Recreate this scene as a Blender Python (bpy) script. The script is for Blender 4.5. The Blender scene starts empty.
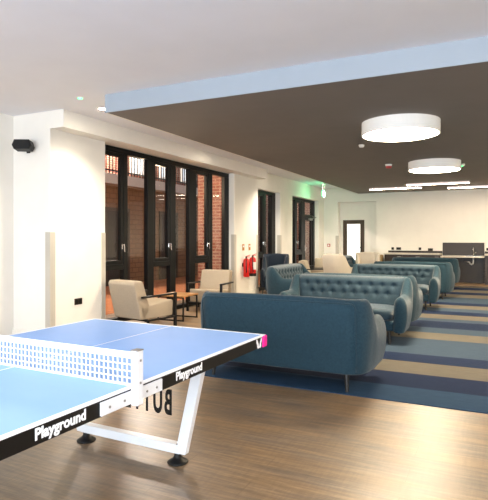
import bpy, bmesh, math, random
from math import sin, cos, pi, radians
from mathutils import Vector, Matrix
random.seed(4)
scn = bpy.context.scene
col = scn.collection

# ------------------------------------------------------------------ materials
def srgb(r, g, b):
    f = lambda c: (c/255/12.92 if c/255 <= .04045 else ((c/255+.055)/1.055)**2.4)
    return (f(r), f(g), f(b), 1)

def base_mat(name, color, rough=.6, metal=0, spec=.5, sheen=0, emit=None, estr=0):
    m = bpy.data.materials.new(name); m.use_nodes = True
    b = m.node_tree.nodes['Principled BSDF']
    b.inputs['Base Color'].default_value = color
    b.inputs['Roughness'].default_value = rough
    b.inputs['Metallic'].default_value = metal
    b.inputs['Specular IOR Level'].default_value = spec
    if sheen:
        b.inputs['Sheen Weight'].default_value = sheen
        b.inputs['Sheen Roughness'].default_value = .45
    if emit:
        b.inputs['Emission Color'].default_value = emit
        b.inputs['Emission Strength'].default_value = estr
    return m

def noisy(name, c1, c2, scale=(8, 8, 8), rough=.6, bump=.1, detail=4, metal=0, sheen=0, spec=.5, bscale=None):
    m = base_mat(name, c1, rough, metal, spec, sheen)
    nt = m.node_tree; b = nt.nodes['Principled BSDF']
    tc = nt.nodes.new('ShaderNodeTexCoord'); mp = nt.nodes.new('ShaderNodeMapping')
    mp.inputs['Scale'].default_value = scale
    nt.links.new(tc.outputs['Object'], mp.inputs['Vector'])
    n = nt.nodes.new('ShaderNodeTexNoise'); n.inputs['Scale'].default_value = 1; n.inputs['Detail'].default_value = detail
    nt.links.new(mp.outputs['Vector'], n.inputs['Vector'])
    r = nt.nodes.new('ShaderNodeValToRGB')
    r.color_ramp.elements[0].position = .3; r.color_ramp.elements[0].color = c1
    r.color_ramp.elements[1].position = .7; r.color_ramp.elements[1].color = c2
    nt.links.new(n.outputs['Fac'], r.inputs['Fac']); nt.links.new(r.outputs['Color'], b.inputs['Base Color'])
    if bump:
        bp = nt.nodes.new('ShaderNodeBump'); bp.inputs['Strength'].default_value = bump; bp.inputs['Distance'].default_value = .004
        src = n
        if bscale:
            src = nt.nodes.new('ShaderNodeTexNoise'); src.inputs['Scale'].default_value = bscale
            nt.links.new(tc.outputs['Object'], src.inputs['Vector'])
        nt.links.new(src.outputs['Fac'], bp.inputs['Height']); nt.links.new(bp.outputs['Normal'], b.inputs['Normal'])
    return m

M = {}
M['wall'] = noisy('wall_paint', srgb(236, 232, 224), srgb(232, 228, 220), (3, 3, 3), .75, .03, bscale=120)
M['ceil'] = noisy('ceiling_paint', srgb(236, 236, 242), srgb(233, 233, 239), (3, 3, 3), .8, .03, bscale=120)
M['drop_face'] = noisy('pale_blue_paint', srgb(158, 168, 179), srgb(155, 165, 176), (3, 3, 3), .7, .02, bscale=120)
M['drop_under'] = noisy('grey_brown_paint', srgb(124, 116, 110), srgb(121, 113, 107), (3, 3, 3), .8, .02, bscale=120)
M['guard'] = noisy('guard_plastic', srgb(188, 182, 170), srgb(182, 176, 164), (4, 4, 4), .5, .02)
M['skirt'] = base_mat('skirting_paint', srgb(232, 228, 218), .5)
M['winframe'] = noisy('window_frame_metal', srgb(4, 5, 6), srgb(6, 7, 8), (6, 6, 6), .45, .02, spec=.2)
M['black_metal'] = noisy('black_metal', srgb(10, 10, 11), srgb(14, 14, 14), (20, 20, 20), .45, .03, spec=.3)
M['black_plastic'] = noisy('black_plastic', srgb(9, 9, 10), srgb(13, 12, 12), (20, 20, 20), .5, .03, spec=.3)
M['white_metal'] = noisy('white_metal', srgb(232, 234, 238), srgb(226, 229, 234), (6, 6, 6), .35, .02)
M['chrome'] = base_mat('chrome', srgb(215, 215, 215), .22, 1)
M['grey_metal'] = base_mat('grey_metal', srgb(150, 146, 142), .4, .6)
M['sofa'] = noisy('blue_woven_fabric', srgb(25, 49, 61), srgb(34, 60, 72), (55, 55, 55), .85, .35, sheen=.16, bscale=420, spec=.25)
M['sofa_cushion'] = noisy('blue_woven_cushion', srgb(31, 52, 64), srgb(41, 63, 75), (55, 55, 55), .75, .35, sheen=.3, bscale=420, spec=.25)
M['navy'] = noisy('navy_fabric', srgb(20, 30, 42), srgb(25, 36, 49), (60, 60, 60), .85, .3, sheen=.15, bscale=420, spec=.2)
M['beige'] = noisy('beige_fabric', srgb(154, 141, 123), srgb(167, 153, 134), (70, 70, 70), .9, .4, bscale=420, spec=.2)
M['ivory'] = noisy('ivory_fabric', srgb(186, 178, 164), srgb(196, 188, 174), (70, 70, 70), .9, .3, bscale=420, spec=.2)
M['tan'] = noisy('tan_fabric', srgb(146, 122, 84), srgb(158, 134, 96), (70, 70, 70), .9, .3, bscale=420, spec=.2)
M['leg'] = noisy('dark_wood_leg', srgb(8, 7, 6), srgb(12, 10, 9), (10, 10, 60), .5, .05)
M['oak'] = noisy('oak_veneer', srgb(176, 128, 76), srgb(148, 102, 58), (60, 6, 6), .45, .05)
M['table_top'] = noisy('blue_table_coating', srgb(142, 178, 230), srgb(139, 175, 227), (5, 5, 5), .62, .03, bscale=160, spec=.2)
M['white_line'] = base_mat('white_line_paint', srgb(240, 242, 246), .5)
M['apron'] = noisy('black_apron_coating', srgb(9, 8, 8), srgb(12, 11, 11), (8, 8, 8), .45, .02, spec=.25)
M['pink'] = base_mat('pink_plastic', srgb(246, 16, 150), .45)
M['red'] = base_mat('red_enamel', srgb(204, 26, 24), .3)
M['call_red'] = base_mat('call_point_red', srgb(180, 36, 34), .4)
M['counter_dark'] = noisy('dark_walnut_laminate', srgb(45, 34, 26), srgb(35, 27, 21), (3, 3, 40), .45, .03)
M['worktop'] = noisy('pale_worktop', srgb(206, 198, 184), srgb(198, 190, 176), (20, 20, 20), .4, .02)
M['brown_frame'] = noisy('brown_door_frame', srgb(74, 58, 42), srgb(66, 52, 38), (20, 20, 3), .5, .03)
M['brass'] = base_mat('bronze_socket', srgb(70, 58, 42), .35, .6)
M['tagwood'] = base_mat('sign_gold', srgb(186, 128, 60), .5)
M['white_plastic'] = base_mat('white_plastic', srgb(228, 226, 222), .45)
M['exit_green'] = base_mat('exit_green', srgb(10, 150, 90), .5, emit=srgb(20, 215, 130), estr=5)
M['exit_white'] = base_mat('exit_white', srgb(240, 255, 250), .5, emit=srgb(205, 255, 240), estr=7)
M['led_green'] = base_mat('led_green', srgb(60, 220, 130), .5, emit=srgb(80, 255, 150), estr=2.5)
WARM = (1, .80, .55, 1)
M['lamp_diffuser'] = base_mat('lamp_diffuser', srgb(255, 250, 240), .6, emit=(1, .81, .56, 1), estr=44)
M['lamp_side'] = base_mat('lamp_side', srgb(236, 234, 230), .5, emit=(1, .95, .88, 1), estr=.05)
M['front_diffuser'] = base_mat('front_diffuser', srgb(255, 255, 255), .6, emit=(.95, .96, 1, 1), estr=9.5)  # glow of the unseen lamps added over the front area
M['linear_diffuser'] = base_mat('linear_diffuser', srgb(250, 240, 240), .6, emit=(1, .80, .60, 1), estr=30)
M['linear_side'] = base_mat('linear_side', srgb(236, 224, 224), .5, emit=(1, .84, .82, 1), estr=.2)
M['downlight_lens'] = base_mat('downlight_lens', srgb(255, 250, 240), .6, emit=(1, .90, .72, 1), estr=60)
M['frosted'] = base_mat('lit_frosted_glass', srgb(250, 246, 236), .5, emit=(1, .95, .84, 1), estr=1.0)
M['facade_pane'] = base_mat('lit_facade_glass', srgb(200, 210, 220), .4, emit=(.85, .93, 1, 1), estr=.35)
M['render_white'] = noisy('white_render', srgb(206, 196, 188), srgb(198, 188, 180), (2, 2, 2), .8, .1)

def glass(name, tint=(.93, .95, .95, 1), k=.03):
    m = bpy.data.materials.new(name); m.use_nodes = True
    nt = m.node_tree; nt.nodes.clear()
    o = nt.nodes.new('ShaderNodeOutputMaterial'); mx = nt.nodes.new('ShaderNodeMixShader')
    t = nt.nodes.new('ShaderNodeBsdfTransparent'); t.inputs[0].default_value = tint
    g = nt.nodes.new('ShaderNodeBsdfGlossy'); g.inputs['Roughness'].default_value = .02
    f = nt.nodes.new('ShaderNodeLayerWeight'); f.inputs['Blend'].default_value = .5
    pw = nt.nodes.new('ShaderNodeMath'); pw.operation = 'POWER'; pw.inputs[1].default_value = 4
    ma = nt.nodes.new('ShaderNodeMath'); ma.operation = 'MULTIPLY_ADD'; ma.inputs[1].default_value = .5; ma.inputs[2].default_value = k
    nt.links.new(f.outputs['Facing'], pw.inputs[0]); nt.links.new(pw.outputs[0], ma.inputs[0])
    nt.links.new(ma.outputs[0], mx.inputs[0]); nt.links.new(t.outputs[0], mx.inputs[1]); nt.links.new(g.outputs[0], mx.inputs[2])
    nt.links.new(mx.outputs[0], o.inputs[0]); return m
M['glass'] = glass('window_glass')
M['acrylic'] = glass('clear_acrylic', (.99, .99, .99, 1), .004)

def brick_mat(name, c1, c2, mortar, axes='yz', bw=.225, bh=.075, ms=.012, rough=.85):
    m = base_mat(name, c1, rough); nt = m.node_tree; b = nt.nodes['Principled BSDF']
    tc = nt.nodes.new('ShaderNodeTexCoord'); sp = nt.nodes.new('ShaderNodeSeparateXYZ'); cb = nt.nodes.new('ShaderNodeCombineXYZ')
    nt.links.new(tc.outputs['Object'], sp.inputs[0])
    nt.links.new(sp.outputs['xyz'.index(axes[0])], cb.inputs[0]); nt.links.new(sp.outputs['xyz'.index(axes[1])], cb.inputs[1])
    br = nt.nodes.new('ShaderNodeTexBrick')
    for k, v in (('Scale', 1), ('Brick Width', bw), ('Row Height', bh), ('Mortar Size', ms), ('Mortar Smooth', .1), ('Bias', 0)):
        br.inputs[k].default_value = v
    br.inputs['Color1'].default_value = c1; br.inputs['Color2'].default_value = c2; br.inputs['Mortar'].default_value = mortar
    nt.links.new(cb.outputs[0], br.inputs['Vector'])
    nt.links.new(br.outputs['Color'], b.inputs['Base Color'])
    bp = nt.nodes.new('ShaderNodeBump'); bp.inputs['Strength'].default_value = .4; bp.inputs['Distance'].default_value = .006; bp.invert = True
    nt.links.new(br.outputs['Fac'], bp.inputs['Height']); nt.links.new(bp.outputs['Normal'], b.inputs['Normal'])
    return m
M['brick_red'] = brick_mat('red_brick', srgb(140, 78, 62), srgb(116, 60, 50), srgb(150, 122, 104))
M['brick_red_x'] = brick_mat('red_brick_end', srgb(134, 80, 66), srgb(112, 62, 52), srgb(150, 122, 104), 'xz')
M['brick_tan'] = brick_mat('tan_tile', srgb(136, 102, 74), srgb(128, 95, 68), srgb(106, 78, 56), 'yz', .3, .15, .014)
M['paver'] = brick_mat('orange_paver', srgb(188, 116, 66), srgb(170, 100, 58), srgb(120, 84, 60), 'xy', .4, .2, .012)

def wood_floor():
    m = base_mat('worn_wood_floor', srgb(140, 112, 80), .42, spec=.5); nt = m.node_tree; b = nt.nodes['Principled BSDF']
    N = nt.nodes.new; L = nt.links.new
    tc = N('ShaderNodeTexCoord')
    br = N('ShaderNodeTexBrick'); br.offset = .37; br.offset_frequency = 2
    for k, v in (('Scale', 1), ('Brick Width', 1.25), ('Row Height', .19), ('Mortar Size', .0012), ('Mortar Smooth', .0), ('Bias', 0)):
        br.inputs[k].default_value = v
    br.inputs['Color1'].default_value = (0, 0, 0, 1); br.inputs['Color2'].default_value = (1, 1, 1, 1); br.inputs['Mortar'].default_value = (.5, .5, .5, 1)
    L(tc.outputs['Object'], br.inputs['Vector'])
    def noise(sc, detail, rough=.6):
        mp = N('ShaderNodeMapping'); mp.inputs['Scale'].default_value = sc
        L(tc.outputs['Object'], mp.inputs['Vector'])
        n = N('ShaderNodeTexNoise'); n.inputs['Scale'].default_value = 1; n.inputs['Detail'].default_value = detail; n.inputs['Roughness'].default_value = rough
        L(mp.outputs['Vector'], n.inputs['Vector']); return n
    grain = noise((2.2, 30, 1), 8, .75)
    blot = noise((1.2, 4.5, 1), 4)
    saw = noise((45, 5, 1), 3)
    r1 = N('ShaderNodeValToRGB'); e = r1.color_ramp.elements
    e[0].position = .34; e[0].color = srgb(66, 54, 42); e[1].position = .64; e[1].color = srgb(166, 138, 104)
    x = r1.color_ramp.elements.new(.5); x.color = srgb(122, 99, 72)
    L(grain.outputs['Fac'], r1.inputs['Fac'])
    r2 = N('ShaderNodeValToRGB'); e = r2.color_ramp.elements
    e[0].position = .36; e[0].color = srgb(100, 93, 86); e[1].position = .62; e[1].color = srgb(146, 115, 78)
    L(blot.outputs['Fac'], r2.inputs['Fac'])
    m1 = N('ShaderNodeMix'); m1.data_type = 'RGBA'; m1.inputs['Factor'].default_value = .5
    L(r1.outputs['Color'], m1.inputs[6]); L(r2.outputs['Color'], m1.inputs[7])
    # board to board tone and saw marks
    hs = N('ShaderNodeHueSaturation')
    ma = N('ShaderNodeMath'); ma.operation = 'MULTIPLY_ADD'; ma.inputs[1].default_value = .10; ma.inputs[2].default_value = .93
    bw = N('ShaderNodeRGBToBW'); L(br.outputs['Color'], bw.inputs[0]); L(bw.outputs[0], ma.inputs[0])
    mb = N('ShaderNodeMath'); mb.operation = 'MULTIPLY_ADD'; mb.inputs[1].default_value = .45; L(saw.outputs['Fac'], mb.inputs[0])
    mc = N('ShaderNodeMath'); mc.operation = 'SUBTRACT'; mc.inputs[1].default_value = .20; L(ma.outputs[0], mc.inputs[0]); L(mc.outputs[0], mb.inputs[2])
    hs.inputs['Saturation'].default_value = .95; L(mb.outputs[0], hs.inputs['Value']); L(m1.outputs[2], hs.inputs['Color'])
    mo = N('ShaderNodeMix'); mo.data_type = 'RGBA'; mo.inputs[7].default_value = srgb(104, 84, 62)
    L(br.outputs['Fac'], mo.inputs['Factor']); L(hs.outputs['Color'], mo.inputs[6]); L(mo.outputs[2], b.inputs['Base Color'])
    rr = N('ShaderNodeMapRange'); rr.inputs[3].default_value = .29; rr.inputs[4].default_value = .43
    L(grain.outputs['Fac'], rr.inputs[0]); L(rr.outputs[0], b.inputs['Roughness'])
    bp = N('ShaderNodeBump'); bp.inputs['Strength'].default_value = .15; bp.inputs['Distance'].default_value = .002
    L(grain.outputs['Fac'], bp.inputs['Height']); L(bp.outputs['Normal'], b.inputs['Normal'])
    return m
M['wood'] = wood_floor()

def carpet_mat():
    m = base_mat('striped_carpet', srgb(90, 110, 130), .95, spec=.1); nt = m.node_tree; b = nt.nodes['Principled BSDF']
    N = nt.nodes.new; L = nt.links.new
    tc = N('ShaderNodeTexCoord'); sp = N('ShaderNodeSeparateXYZ'); L(tc.outputs['Object'], sp.inputs[0])
    mr = N('ShaderNodeMapRange'); mr.inputs[1].default_value = 4.5; mr.inputs[2].default_value = 16.5
    L(sp.outputs[1], mr.inputs[0])
    cr = N('ShaderNodeValToRGB'); cr.color_ramp.interpolation = 'CONSTANT'
    B, Nv, T, Lb = srgb(38, 61, 84), srgb(22, 35, 60), srgb(90, 86, 78), srgb(52, 67, 83)
    st = [(4.5, B), (4.95, Nv), (5.44, T), (5.97, Nv), (6.42, Lb), (7.43, T), (7.95, Lb), (8.42, Nv), (9.05, Lb), (9.4, T), (9.9, Nv), (10.4, Lb),
          (10.85, T), (11.4, Nv), (11.85, Lb), (12.9, T), (13.6, Nv), (14.2, T), (14.9, Nv), (15.6, T), (15.95, Nv)]
    el = cr.color_ramp.elements
    el[0].position = 0; el[0].color = st[0][1]
    el[1].position = (st[1][0]-4.5)/12; el[1].color = st[1][1]
    for y, c in st[2:]:
        q = el.new((y-4.5)/12); q.color = c
    L(mr.outputs[0], cr.inputs['Fac'])
    def noise(sc, d):
        mp = N('ShaderNodeMapping'); mp.inputs['Scale'].default_value = sc; L(tc.outputs['Object'], mp.inputs['Vector'])
        n = N('ShaderNodeTexNoise'); n.inputs['Scale'].default_value = 1; n.inputs['Detail'].default_value = d; L(mp.outputs['Vector'], n.inputs['Vector']); return n
    n1 = noise((6, 60, 1), 4); n2 = noise((220, 220, 1), 2)
    mv = N('ShaderNodeMapRange'); mv.inputs[1].default_value = .25; mv.inputs[2].default_value = .75; mv.inputs[3].default_value = .82; mv.inputs[4].default_value = 1.16
    L(n1.outputs['Fac'], mv.inputs[0])
    hs = N('ShaderNodeHueSaturation'); L(cr.outputs['Color'], hs.inputs['Color']); L(mv.outputs[0], hs.inputs['Value'])
    L(hs.outputs['Color'], b.inputs['Base Color'])
    bp = N('ShaderNodeBump'); bp.inputs['Strength'].default_value = .5; bp.inputs['Distance'].default_value = .004
    L(n2.outputs['Fac'], bp.inputs['Height']); L(bp.outputs['Normal'], b.inputs['Normal'])
    return m
M['carpet'] = carpet_mat()

# ------------------------------------------------------------------ mesh building
class MB:
    def __init__(s): s.bm = bmesh.new()
    def box(s, x0, x1, y0, y1, z0, z1, rot=None, pivot=None):
        v = [s.bm.verts.new((x, y, z)) for x in (x0, x1) for y in (y0, y1) for z in (z0, z1)]
        for f in ((0, 1, 3, 2), (4, 6, 7, 5), (0, 4, 5, 1), (2, 3, 7, 6), (0, 2, 6, 4), (1, 5, 7, 3)):
            s.bm.faces.new([v[i] for i in f])
        if rot is not None:
            p = Vector(pivot or ((x0+x1)/2, (y0+y1)/2, (z0+z1)/2))
            for q in v: q.co = rot @ (q.co-p) + p
        return s
    def hexa(s, bot, top):
        v = [s.bm.verts.new(p) for p in list(bot)+list(top)]
        s.bm.faces.new([v[3], v[2], v[1], v[0]]); s.bm.faces.new(v[4:8])
        for i in range(4):
            j = (i+1) % 4; s.bm.faces.new([v[i], v[j], v[4+j], v[4+i]])
        return s
    def loft(s, rings, caps=True, closed=False):
        R = [[s.bm.verts.new(p) for p in r] for r in rings]; n = len(R[0])
        K = len(R)
        for a in range(K if closed else K-1):
            for i in range(n):
                j = (i+1) % n; s.bm.faces.new([R[a][i], R[a][j], R[(a+1) % K][j], R[(a+1) % K][i]])
        if caps and not closed:
            s.bm.faces.new(R[0][::-1]); s.bm.faces.new(R[-1])
        return s
    def cyl(s, p0, p1, r0, r1=None, n=20):
        r1 = r0 if r1 is None else r1
        p0, p1 = Vector(p0), Vector(p1); d = (p1-p0).normalized()
        a = d.orthogonal().normalized(); b = d.cross(a)
        return s.loft([[p+(a*cos(2*pi*i/n)+b*sin(2*pi*i/n))*r for i in range(n)] for p, r in ((p0, r0), (p1, r1))])
    def lathe(s, prof, c=(0, 0, 0), n=24):
        return s.loft([[(c[0]+r*cos(2*pi*i/n), c[1]+r*sin(2*pi*i/n), c[2]+z) for i in range(n)] for r, z in prof])
    def bar(s, p0, p1, w, h, up=(0, 0, 1)):
        p0, p1 = Vector(p0), Vector(p1); d = (p1-p0).normalized(); sd = d.cross(Vector(up)).normalized(); u = sd.cross(d)
        return s.loft([[p+sd*(i*w/2)+u*(j*h/2) for i, j in ((-1, -1), (1, -1), (1, 1), (-1, 1))] for p in (p0, p1)])
    def tube(s, pts, r, n=8):
        P = [Vector(p) for p in pts]; rings = []
        ref = None
        for i, p in enumerate(P):
            d = (P[min(i+1, len(P)-1)]-P[max(i-1, 0)]).normalized()
            if ref is None: ref = d.orthogonal().normalized()
            a = (ref-d*ref.dot(d)).normalized(); ref = a; b = d.cross(a)
            rings.append([p+(a*cos(2*pi*k/n)+b*sin(2*pi*k/n))*r for k in range(n)])
        return s.loft(rings)
    def grid(s, fn, nu, nv):
        V = [[s.bm.verts.new(fn(i/nu, j/nv)) for j in range(nv+1)] for i in range(nu+1)]
        for i in range(nu):
            for j in range(nv): s.bm.faces.new([V[i][j], V[i+1][j], V[i+1][j+1], V[i][j+1]])
        return s
    def prism(s, poly, fn0, fn1):
        a = [s.bm.verts.new(fn0(*p)) for p in poly]; b = [s.bm.verts.new(fn1(*p)) for p in poly]; n = len(poly)
        s.bm.faces.new(a[::-1]); s.bm.faces.new(b)
        for i in range(n): s.bm.faces.new([a[i], a[(i+1) % n], b[(i+1) % n], b[i]])
        return s
    def mesh(s, name, mat):
        bmesh.ops.recalc_face_normals(s.bm, faces=s.bm.faces)
        me = bpy.data.meshes.new(name); s.bm.to_mesh(me); s.bm.free()
        me.materials.append(mat if not isinstance(mat, str) else M[mat]); return me
    def build(s, name, mat, parent=None, smooth=False, bevel=0, seg=2, subsurf=0, loc=None):
        o = bpy.data.objects.new(name, s.mesh(name, mat)); col.objects.link(o)
        if smooth:
            for p in o.data.polygons: p.use_smooth = True
        if bevel:
            m = o.modifiers.new('bevel', 'BEVEL'); m.width = bevel; m.segments = seg; m.limit_method = 'ANGLE'; m.angle_limit = radians(40)
        if subsurf:
            m = o.modifiers.new('sub', 'SUBSURF'); m.levels = subsurf; m.render_levels = subsurf
        if parent: o.parent = parent
        if loc: o.location = loc
        return o

def tag(o, label=None, cat=None, group=None, kind=None):
    if label: o['label'] = label
    if cat: o['category'] = cat
    if group: o['group'] = group
    if kind: o['kind'] = kind
    return o
def empty(name, loc=(0, 0, 0), rz=0):
    o = bpy.data.objects.new(name, None); o.empty_display_size = .1; o.location = loc; o.rotation_euler = (0, 0, rz); col.objects.link(o); return o
def struct(name, mb, mat, **k):
    return tag(mb.build(name, mat, **k), kind='structure')
def copy_tree(o, parent=None):
    c = o.copy(); col.objects.link(c)
    if parent: c.parent = parent
    for ch in [x for x in bpy.data.objects if x.parent == o]: copy_tree(ch, c)
    return c
def text_mesh(body, name, mat, size, mw, extrude=.0008, bold=0, sx=1.0, spacing=1.0):
    """text as a mesh; mw places its x, y, z axes; the text is centred on its own origin"""
    cu = bpy.data.curves.new(name, 'FONT'); cu.body = body; cu.size = size; cu.extrude = extrude; cu.offset = bold
    cu.space_character = spacing; cu.align_x = 'CENTER'; cu.resolution_u = 4
    t = bpy.data.objects.new(name, cu); col.objects.link(t)
    bpy.context.view_layer.update()
    me = bpy.data.meshes.new_from_object(t.evaluated_get(bpy.context.evaluated_depsgraph_get()))
    bpy.data.objects.remove(t)
    me.transform(mw @ Matrix.Diagonal((sx, 1, 1, 1))); me.name = name
    me.materials.clear(); me.materials.append(M[mat]); return me
def axes(x, y, z, o):
    m = Matrix.Identity(4)
    for i, v in enumerate((x, y, z, o)):
        for r in range(3): m[r][i] = v[r]
    return m

# ------------------------------------------------------------------ the room
XW, XG = -5.40, -5.60            # wall face and glazing plane on the window side
ZC, ZD = 3.09, 2.88              # plaster ceiling, underside of dropped ceiling
YF = 17.5                        # far wall
XR, YB = 4.2, -4.2
XL = -6.1                        # left wall of the front bay
struct('floor', MB().box(XL-.2, XR+.2, YB-.2, 20.2, -.12, 0), 'wood')
struct('ceiling', MB().box(XL-.2, XR+.2, YB-.2, 20.2, ZC, ZC+.15), 'ceil')
struct('wall_left', MB().box(XL-.2, XL, YB, 5.15, 0, ZC), 'wall')
struct('wall_right', MB().box(XR, XR+.2, YB-.2, 20.2, 0, ZC), 'wall')
# wall behind the camera with a big assumed opening for the added daylight
bw = MB(); bw.box(XL-.2, -4.6, YB-.2, YB, 0, ZC); bw.box(3.4, XR+.2, YB-.2, YB, 0, ZC); bw.box(-4.6, 3.4, YB-.2, YB, 0, .5); bw.box(-4.6, 3.4, YB-.2, YB, 2.7, ZC)
struct('wall_back', bw, 'wall')
# window side: two piers, wall between and above the rear openings
struct('wall_pier_near', MB().box(XL-.2, XW, 5.15, 6.24, 0, ZC), 'wall')
struct('wall_pier_middle', MB().box(XW-.32, XW, 10.62, 11.92, 0, ZC), 'wall')
w = MB(); w.box(XW-.32, XW, 13.42, 14.38, 0, ZC); w.box(XW-.32, XW, 11.92, 13.42, 2.63, ZC); w.box(XW-.32, XW, 14.38, 16.9, 2.63, ZC)
struct('wall_window_side', w, 'wall')
struct('wall_over_window', MB().box(XW-.32, XW, 6.24, 10.62, 2.86, ZC), 'wall')
# end wall beside the rear door recess, with header
w = MB(); w.box(XW-.32, -4.90, YF, 18.1, 0, ZC); w.box(-4.90, -3.60, YF, 18.1, 2.61, ZC); w.box(XW-.32, XW, 16.9, YF, 0, ZC)
struct('wall_recess_side', w, 'wall')
RB = 17.8
w = MB(); w.box(-4.90, -4.80, RB, RB+.2, 0, 2.61); w.box(-4.06, -3.60, RB, RB+.2, 0, 2.61); w.box(-4.80, -4.06, RB, RB+.2, 2.0, 2.61)
struct('wall_recess_end', w, 'wall')
struct('wall_far', MB().box(-3.60, XR+.2, YF, YF+.6, 0, ZC), 'wall')
struct('trim_bulkhead', MB().box(XW, -5.16, 5.15, 11.94, 2.855, ZC), 'wall')
# dropped ceiling: grey underside slab and pale fascia
struct('ceiling_dropped', MB().box(-4.19, XR, 4.87, YF, ZD, ZC), 'drop_under')
struct('trim_fascia', MB().box(-4.205, XR, 4.855, 4.87, ZD-.004, ZC), 'drop_face')
struct('trim_fascia_side', MB().box(-4.205, -4.19, 4.87, YF, ZD-.004, ZC), 'wall')
struct('floor_carpet', MB().box(-3.02, XR, 4.5, 16.1, 0, .006), 'carpet')
# skirting
struct('baseboard_left', MB().box(XW, XW+.018, 10.62, 11.94, 0, .11).box(XW, XW+.018, 5.13, 6.24, 0, .11).box(XL, XW+.018, 5.132, 5.15, 0, .11).box(XW, XW+.018, 13.42, 14.38, 0, .11), 'skirt')
struct('baseboard_far', MB().box(-3.60, XR, YF-.018, YF, 0, .11), 'skirt')
# corner guards (L sections)
def guard(n, x, y, sx, sy, z1=1.46, wd=.085):
    """corner at x, y; sx/sy are the directions the two flanges run along the faces"""
    t = .006; m = MB()
    m.box(*sorted((x-.0*sx, x+sx*wd)), *sorted((y, y-sy*t)), .11, z1)
    m.box(*sorted((x-sx*t, x)), *sorted((y-sy*t, y+sy*wd)), .11, z1)
    struct(n, m, 'guard')
guard('trim_1', XW, 5.15, -1, 1)
guard('trim_2', XW, 6.24, -1, -1)
guard('trim_3', XW, 10.62, -1, 1)
guard('trim_4', XW, 11.92, -1, -1)
guard('trim_5', XW, 13.42, -1, 1)
guard('trim_6', -4.90, YF, -1, 1)

# ------------------------------------------------------------------ windows
def handle(parent, y, z):
    m = MB(); m.box(XG+.05, XG+.058, y-.012, y+.012, z-.045, z+.045)
    m.cyl((XG+.06, y, z+.03), (XG+.105, y, z+.03), .011); m.bar((XG+.1, y-.006, z+.03), (XG+.1, y+.010, z-.09), .012, .018, (1, 0, 0))
    return m.build('window_handle', 'chrome', parent, bevel=.004)
def sash(root, y0, y1, z0, z1, hz=None, side=1, fw=.065):
    m = MB()
    m.box(XG-.015, XG+.05, y0, y0+fw, z0, z1); m.box(XG-.015, XG+.05, y1-fw, y1, z0, z1)
    m.box(XG-.015, XG+.05, y0+fw, y1-fw, z0, z0+fw); m.box(XG-.015, XG+.05, y0+fw, y1-fw, z1-fw, z1)
    s = m.build('sash', 'winframe', root, bevel=.006)
    MB().box(XG-.004, XG+.004, y0+fw-.005, y1-fw+.005, z0+fw-.005, z1-fw+.005).build('pane', 'glass', s)
    if hz: handle(s, y1-fw/2 if side > 0 else y0+fw/2, hz)
    return s
def pane(root, y0, y1, z0, z1):
    MB().box(XG-.004, XG+.004, y0-.005, y1+.005, z0-.005, z1+.005).build('pane', 'glass', root)

w1 = tag(empty('window_1', (0, 0, 0)), kind='structure')
Z0, Z1 = .08, 2.855
Y0, Y1 = 6.24, 10.62
fr = MB()
fr.box(XG-.06, XG+.06, Y0, Y1, Z1-.085, Z1); fr.box(XG-.06, XG+.06, Y0, Y1, 0, Z0)
for a, b in ((Y0, 6.31), (6.86, 6.965), (7.52, 7.70), (8.22, 8.41), (8.90, 9.13), (9.67, 9.85), (10.41, Y1)):
    fr.box(XG-.03, XG+.06, a, b, Z0, Z1-.085)
for a, b in ((6.31, 6.86), (7.70, 8.22), (9.13, 9.67)):
    fr.box(XG-.06, XG+.06, a, b, .86, .95)
fr.build('window_frame', 'winframe', w1, bevel=.008)
for a, b in ((6.31, 6.86), (7.70, 8.22), (9.13, 9.67)):
    sash(w1, a, b, .95, Z1-.085, 1.24); pane(w1, a, b, Z0, .86)
for a, b in ((6.965, 7.52), (8.41, 8.90), (9.85, 10.41)): pane(w1, a, b, Z0, Z1-.085)

w2 = tag(empty('window_2', (0, 0, 0)), kind='structure')
Z1b = 2.63; fr = MB()
fr.box(XG-.06, XG+.06, 11.92, 13.42, Z1b-.08, Z1b); fr.box(XG-.06, XG+.06, 11.92, 13.42, 0, Z0)
for a, b in ((11.92, 12.0), (12.62, 12.76), (13.16, 13.42)): fr.box(XG-.06, XG+.06, a, b, Z0, Z1b-.08)
fr.box(XG-.06, XG+.06, 12.0, 12.62, .86, .95)
fr.build('window_frame', 'winframe', w2, bevel=.008)
sash(w2, 12.0, 12.62, .95, Z1b-.08, 1.24); pane(w2, 12.0, 12.62, Z0, .86); pane(w2, 12.76, 13.16, Z0, Z1b-.08)

w3 = tag(empty('window_3', (0, 0, 0)), kind='structure')
fr = MB()
fr.box(XG-.06, XG+.06, 14.38, 15.82, Z1b-.08, Z1b); fr.box(XG-.06, XG+.06, 14.38, 15.82, 0, Z0)
for a, b in ((14.38, 14.72), (15.62, 15.82), (14.98, 15.14)): fr.box(XG-.06, XG+.06, a, b, Z0, Z1b-.08)
fr.box(XG-.06, XG+.06, 15.14, 15.62, .86, .95)
fr.build('window_frame', 'winframe', w3, bevel=.008)
sash(w3, 15.14, 15.62, .95, Z1b-.08, 1.24, -1); pane(w3, 15.14, 15.62, Z0, .86); pane(w3, 14.72, 14.98, Z0, Z1b-.08)

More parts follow.
